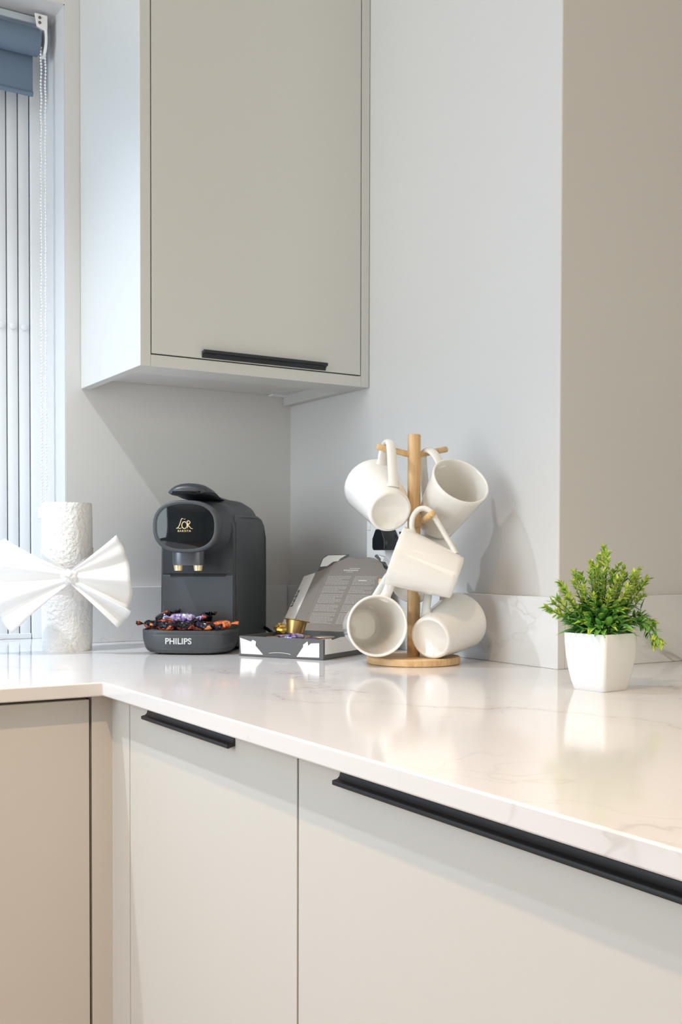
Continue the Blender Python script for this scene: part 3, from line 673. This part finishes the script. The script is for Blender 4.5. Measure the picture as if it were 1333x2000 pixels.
# capsules
CG = mat('gold_capsule', (214, 178, 112), 0.28, 0.85); CPu = mat('purple_capsule', (122, 84, 150), 0.3, 0.7); CCo = mat('peach_capsule', (224, 186, 150), 0.3, 0.7); CSi = mat('silver_foil_lid', (205, 205, 208), 0.3, 0.8)
def capsule(M, mt, label, top=CSi, group='coffee capsules lying in the box'):
    e = empty('coffee_capsule', (0, 0, 0), label, 'capsule', group); e.matrix_world = M
    MB().lathe([(0.008, 0.0), (0.0115, 0.0015), (0.0145, 0.0225), (0.0148, 0.0245), (0.0182, 0.0250), (0.0186, 0.0257), (0.0182, 0.0264), (0.0160, 0.0262)], 36, True, False).build('cup', mt, e, smooth=50)
    MB().lathe([(0.0165, 0.0258), (0.0160, 0.0264), (0.008, 0.0268), (0.0005, 0.0269)], 36).build('foil_lid', top, e, smooth=50)
mts = [CCo, CPu, CG]
names = ['peach', 'purple', 'gold']
where = {0: 'in the front row of the open box', 1: 'in the middle row of the open box', 2: 'in the back row under the lid'}
ordn = ['at its left end', 'second from the left', 'second from the right', 'at its right end']
for r, bb in enumerate((0.022, 0.064, 0.106)):
    for c in range(4):
        aa = BW-0.022-c*0.0372; k = (r*2+c) % 3
        flip = (r+c) % 2
        w0 = K+P(aa, bb, 0.0016 if not flip else 0.0285)
        M = Matrix.Translation(w0) @ (Matrix.Rotation(PI, 4, 'X') if flip else Matrix.Identity(4)) @ Matrix.Rotation(0.3*c, 4, 'Z')
        capsule(M, mts[k], '%s coffee capsule %s, %s' % (names[k], where[r], ordn[c]))
# gold capsule resting tilted on the others
cen = at(576, 1236, 1.805)
M = Matrix.Translation(cen) @ Matrix.Rotation(math.radians(-9), 4, Vector((_F.x, _F.y, 0)))
M = Matrix.Translation(cen-Vector((0, 0, 0.003))) @ Matrix.Diagonal((1.2, 1.2, 0.92, 1)) @ Matrix.Rotation(math.radians(8), 4, Vector((_F.x, _F.y, 0))) @ Matrix.Rotation(math.radians(-6), 4, Vector((_R.x, _R.y, 0)))
capsule(M, CG, 'gold coffee capsule standing tilted on top of the others by the lid', mat('gold_foil', (205, 180, 130), 0.3, 0.8), 'loose coffee things on the box')
# purple silver loose wrappers in front of it
def crumple(name, cen, r, mt, label, cat, seed, sz=(1, 1, 0.6)):
    mb = MB(); rows = []
    for i in range(9):
        ph = PI*i/8
        row = []
        for j in range(14):
            a = 2*PI*j/14; d_ = Vector((math.sin(ph)*math.cos(a), math.sin(ph)*math.sin(a), math.cos(ph)))
            q = 1+0.45*noise.noise(d_*2.4+Vector((seed, 0, 0)))+0.25*noise.noise(d_*6+Vector((0, seed, 0)))
            row.append((d_.x*r*q*sz[0], d_.y*r*q*sz[1], d_.z*r*q*sz[2]))
        rows.append(row)
    o = mb.loft(rows, True, False, False).build(name, mt, smooth=15); o.location = cen; tag(o, label, cat); return o
crumple('foil_wrapper', K+P(0.146, 0.112, 0.0385), 0.0095, mat('bright_gold_foil', (236, 200, 110), 0.2, 0.9), 'crumpled bright gold foil wrapper on the box beside the black cable', 'wrapper', 2.0, (1.3, 1, 0.8))
crumple('foil_wrapper', K+P(0.070, 0.030, 0.0325), 0.010, MATS['purple_silver_foil'], 'crumpled purple foil wrapper in front of the gold capsule', 'wrapper', 5.0, (1.8, 1.2, 0.45))

# ------------------------------------------------------------------ kitchen roll with a paper bow
def paper_mat(name, rgb, sc, st):
    mt = mat(name, rgb, 0.9, bump=(sc, st, 0.004)); return mt
PAPER = paper_mat('embossed_kitchen_paper', (240, 239, 237), 150, 1.0)
BOWM = bpy.data.materials.new('thin_paper_sheet'); BOWM.use_nodes = True
nt = BOWM.node_tree; bb_ = nt.nodes['Principled BSDF']; bb_.inputs['Base Color'].default_value = lin((246, 245, 244)); bb_.inputs['Roughness'].default_value = 0.9
tl = nt.nodes.new('ShaderNodeBsdfTranslucent'); tl.inputs[0].default_value = lin((246, 245, 244)); mx = nt.nodes.new('ShaderNodeMixShader'); mx.inputs[0].default_value = 0.35
nt.links.new(bb_.outputs[0], mx.inputs[1]); nt.links.new(tl.outputs[0], mx.inputs[2]); nt.links.new(mx.outputs[0], nt.nodes['Material Output'].inputs['Surface'])
RC = Vector((-0.5271, -0.1849, 0))+Vector((0.300, 0.954, 0))*0.0425
kr = empty('kitchen_roll', RC, 'white embossed kitchen roll standing upright by the window', 'kitchen roll')
rr_ = 0.0425; rings = []
for z, s in ((0, 0.955), (0.004, 0.965), (0.03, 0.985), (0.09, 1.0), (0.17, 1.0), (0.225, 0.99), (0.246, 0.975), (0.250, 0.965)):
    rings.append([(rr_*s*math.cos(2*PI*j/64)*(1+0.008*noise.noise(Vector((math.cos(2*PI*j/64)*3, math.sin(2*PI*j/64)*3, z*12)))), rr_*s*math.sin(2*PI*j/64)*(1+0.012*noise.noise(Vector((math.cos(2*PI*j/64)*3, math.sin(2*PI*j/64)*3, z*12)))), z) for j in range(64)])
for s, z in ((0.9, 0.2485), (0.5, 0.248), (0.49, 0.24)):
    rings.append([(rr_*s*math.cos(2*PI*j/64), rr_*s*math.sin(2*PI*j/64), z) for j in range(64)])
MB().loft(rings).build('paper_roll', PAPER, kr, smooth=50)
MB().lathe([(0.0205, 0.238), (0.0205, 0.2495), (0.0190, 0.2495), (0.0190, 0.238)], 32, False, False).build('core', mat('brown_card_core', (176, 150, 120), 0.8), kr, smooth=40)
bw = empty('paper_bow', RC+Vector((0, 0, 0.125)), 'big white bow of pleated kitchen paper tied round the upright roll', 'bow')
knot = at(137, 1128, 1.775)-Vector((0, 0, 0))
def fan(outer, name, seed, pleats, amp, dep0):
    op = catmull([at(u, v, d) for u, v, d in outer], 10); n = len(op); rows = []
    for i in range(15):
        r = i/14; row = []
        for j, q in enumerate(op):
            s = j/(n-1); ctr = knot+Vector((0, 0, 0.010*(0.5-s)*2*(1-r)))
            p = ctr.lerp(q, r)
            ph = s*pleats*2*PI+seed; tri = 2/PI*math.asin(0.97*math.sin(ph)); dd = amp*(r**0.8)*(1.05*tri+0.30*math.sin(ph*1.7+1))*(1-0.15*r)
            dd += 0.006*math.sin(PI*r)+0.0012*noise.noise(Vector((s*6, r*5, seed)))*r
            p = p - Vector((_F.x, _F.y, 0))*dd
            row.append(p-bw.location)
        rows.append(row)
    return MB().loft(rows, False, False, False).build(name, BOWM, bw, smooth=75, solid=0.0005, fix=False)
fan([(229, 1045, 1.80), (243, 1073, 1.79), (253, 1110, 1.785), (259, 1150, 1.78), (251, 1188, 1.775), (258, 1194, 1.77), (244, 1211, 1.77), (231, 1226, 1.775)], 'bow_wing', 0.6, 3.1, 0.011, 0)
fan([(10, 1052, 1.79), (-22, 1068, 1.78), (-48, 1100, 1.775), (-55, 1150, 1.77), (-32, 1186, 1.765), (0, 1208, 1.76), (24, 1238, 1.76)], 'bow_wing', 2.1, 3.0, 0.011, 0)
# band of paper round the roll gathered towards the knot
kd = Vector((knot.x-RC.x, knot.y-RC.y, 0)).normalized(); ka = math.atan2(kd.y, kd.x); rows = []
for i in range(15):
    q = -1+2*i/14; row = []
    for j in range(65):
        th = ka+2*PI*j/64; sp_ = abs(math.sin((th-ka)/2)); hh = 0.008+0.040*min(1, sp_*1.5)**0.85
        r = rr_+0.0009+0.0016*(1-min(1, sp_*3))*3+0.0010*math.sin(q*14+math.cos(th*2))*(1-abs(q))
        row.append((r*math.cos(th), r*math.sin(th), q*hh+0.0015))
    rows.append(row)
MB().loft(rows, False, False, False).build('band', BOWM, bw, smooth=75, solid=0.0005, fix=False)
mb = MB(); rows = []
for i in range(13):
    ph = PI*i/12; row = []
    for j in range(24):
        a = 2*PI*j/24; d_ = Vector((math.sin(ph)*math.cos(a), math.sin(ph)*math.sin(a), math.cos(ph)))
        q = 1+0.30*noise.noise(d_*2.5)+0.12*math.sin(a*5+ph*3)
        row.append((_R*d_.x*0.013+_U*d_.y*0.012+_F*d_.z*0.008)*q+(knot-bw.location)-Vector((_F.x, _F.y, 0))*0.001)
    rows.append(row)
mb.loft(rows, True, False, False).build('knot', BOWM, bw, smooth=75)

# ------------------------------------------------------------------ potted plant
pw = Vector((-0.1526, -1.0374, 0))
PS, PTH = 0.0640, math.radians(38.7)
dr = (_R*math.cos(PTH)+_F*math.sin(PTH)); dr.z = 0; dr.normalize(); dl = (-_R*math.sin(PTH)+_F*math.cos(PTH)); dl.z = 0; dl.normalize()
pc = pw+(dr+dl)*(0.0465/2)
pp = empty('potted_plant', pc, 'small green artificial plant in a square white pot on the worktop', 'plant')
POT = mat('white_pot', (240, 240, 240), 0.25)
def psq(h, z, rc=0.0045):
    out = []
    for sx, sy, t0 in ((1, 1, 0), (-1, 1, 1), (-1, -1, 2), (1, -1, 3)):
        for k in range(5):
            t = PI/2*(t0+k/4); out.append(dr*(sx*(h-rc)+rc*math.cos(t))+dl*(sy*(h-rc)+rc*math.sin(t))+Vector((0, 0, z)))
    return out
lv_ = [(0.0225, 0.0), (0.0235, 0.001), (0.0262, 0.012), (0.0288, 0.027), (0.0306, 0.042), (0.0316, 0.056), (0.0320, 0.0680), (0.0318, 0.0692), (0.0306, 0.0692), (0.0302, 0.0670), (0.0296, 0.060)]
MB().loft([psq(h, z) for h, z in lv_]).build('pot', POT, pp, smooth=40)
LG = [mat('leaf_deep_green', (82, 142, 66), 0.45), mat('leaf_mid_green', (120, 176, 78), 0.45), mat('leaf_yellow_green', (188, 208, 92), 0.45)]
STEM = mat('stem_green', (74, 96, 52), 0.6)
rp = random.Random(11)
def leaf(mb, base, dirv, length, width, mi, droop=0.25, tipmi=None):
    d_ = Vector(dirv).normalized(); side = d_.cross(Vector((0, 0, 1)))
    if side.length < 0.1: side = Vector((1, 0, 0))
    side.normalize(); side = (side+Vector((rp.uniform(-.3, .3), rp.uniform(-.3, .3), rp.uniform(-.5, .5)))).normalized(); nn = side.cross(d_).normalized()
    vs = []; prof = (0.12, 0.72, 1.0, 0.8, 0.42, 0.03); n = len(prof)
    for i, w_ in enumerate(prof):
        t = i/(n-1); c = Vector(base)+d_*(length*t)-Vector((0, 0, 1))*(droop*length*t*t)
        vs += [c-side*(width/2*w_)+nn*(0.18*width*w_), c, c+side*(width/2*w_)+nn*(0.18*width*w_)]
    for i in range(n-1):
        a = i*3
        mm = tipmi if (tipmi is not None and i >= 3) else mi
        mb.add([vs[a], vs[a+1], vs[a+4], vs[a+3]], [(0, 1, 2, 3)], mm); mb.add([vs[a+1], vs[a+2], vs[a+5], vs[a+4]], [(0, 1, 2, 3)], mm)
    return mb
def toloc(p): return p-pp.location
# broad leaves in a low mound
mb = MB()
for i in range(330):
    az = rp.uniform(0, 2*PI); el = rp.uniform(0.02, 1.25); r0 = 0.027*rp.random()**0.6
    d_ = Vector((math.cos(az)*math.cos(el), math.sin(az)*math.cos(el), math.sin(el)))
    base = Vector((math.cos(az)*r0, math.sin(az)*r0, 0.068+rp.uniform(0.0, 0.042)*(1-(r0/0.032)**2)))
    y_ = rp.random()
    leaf(mb, base, d_, rp.uniform(0.018, 0.030), rp.uniform(0.006, 0.0105), 0 if y_ < 0.45 else 1, 0.3, 2 if y_ > 0.62 else (1 if y_ < 0.3 else None))
mb.build('broad_leaves', LG, pp, smooth=60, fix=False)
def sprig(tip, base=None, curve=0.0, dense=1.0, lw=0.0034, yellow=0.5, big=False):
    tip = Vector(tip); base = Vector(base) if base else Vector((tip.x*0.25, tip.y*0.25, 0.064))
    mid = base.lerp(tip, 0.5)+Vector((0, 0, curve)); pts = catmull([base, mid, tip], 8)
    mb = MB(); mb.tube(pts, [0.0009-0.0005*i/(len(pts)-1) for i in range(len(pts))], 5, mi=3)
    n = len(pts)
    for i in range(2, n):
        t = i/(n-1); p = pts[i]; tg = (pts[i]-pts[i-1]).normalized()
        for k in range(4 if t < 0.85 else 7):
            a = rp.uniform(0, 2*PI); s1 = tg.orthogonal().normalized(); s2 = tg.cross(s1)
            d_ = (s1*math.cos(a)+s2*math.sin(a)+tg*(0.65 if t < 0.85 else 1.2)).normalized()
            if t > 1-yellow: mi = 2
            elif rp.random() < 0.4: mi = 1
            else: mi = 0
            if rp.random() < 0.25: mi = 1
            leaf(mb, p+tg*rp.uniform(-0.002, 0.002), d_, rp.uniform(0.0065, 0.0100)*(1.15 if big else 1), lw*rp.uniform(0.8, 1.25), mi, 0.05)
    return mb.build('sprig', LG+[STEM], pp, smooth=60, fix=False)
# sprig tips (image position, distance) read against the pot
tips = [(1181, 1073, 0.0, .006), (1186, 1083, -.01, .006), (1170, 1090, .012, .004), (1154, 1102, -.006, .004), (1124, 1122, .004, .0), (1130, 1130, .02, 0.), (1096, 1140, -.004, .0), (1099, 1150, .01, 0),
        (1067, 1187, -.006, .004), (1080, 1178, .012, .004), (1219, 1112, -.004, .004), (1198, 1118, .01, .003), (1248, 1114, .004, .004), (1238, 1122, -.012, .003), (1264, 1134, .008, .004), (1208, 1106, .02, .003), (1140, 1150, -.02, .002), (1225, 1150, -.025, .002),
        (1160, 1165, -.03, .003), (1192, 1160, -.028, .004), (1178, 1120, -.018, .004), (1110, 1168, -.016, .004), (1166, 1112, -.012, .003), (1205, 1135, -.02, .004), (1245, 1148, .012, .003)]
for k in range(16):
    u0, v0 = [(1078, 1190), (1105, 1150), (1125, 1140), (1140, 1128), (1150, 1115), (1163, 1105), (1176, 1095), (1188, 1098), (1200, 1124), (1212, 1128), (1225, 1126), (1236, 1130), (1246, 1132), (1256, 1142), (1255, 1160), (1092, 1165)][k]
    tips.append((u0+rp.uniform(-4, 4), v0+rp.uniform(-4, 6), rp.uniform(-0.02, 0.02), 0.003))
for u, v, dd, cv in tips:
    sprig(toloc(at(u, v, 1.325+dd)), None, cv)
sprig(toloc(at(1292, 1254, 1.30)), toloc(at(1236, 1215, 1.32)), 0.010, yellow=0.3, big=True)
sprig(toloc(at(1280, 1257, 1.312)), toloc(at(1232, 1212, 1.32)), 0.010, yellow=0.3, big=True)
sprig(toloc(at(1276, 1216, 1.33)), toloc(at(1230, 1205, 1.33)), 0.006, yellow=0.2)
mb = MB(); leaf(mb, toloc(at(1252, 1192, 1.33)), _R*0.35+_U, 0.017, 0.005, 0, 0.0); mb.tube([toloc(at(1236, 1182, 1.33)), toloc(at(1252, 1192, 1.33))], 0.0005, 5, mi=3)
mb.build('side_leaf', LG+[STEM], pp, smooth=60, fix=False)
bpy.context.view_layer.update()
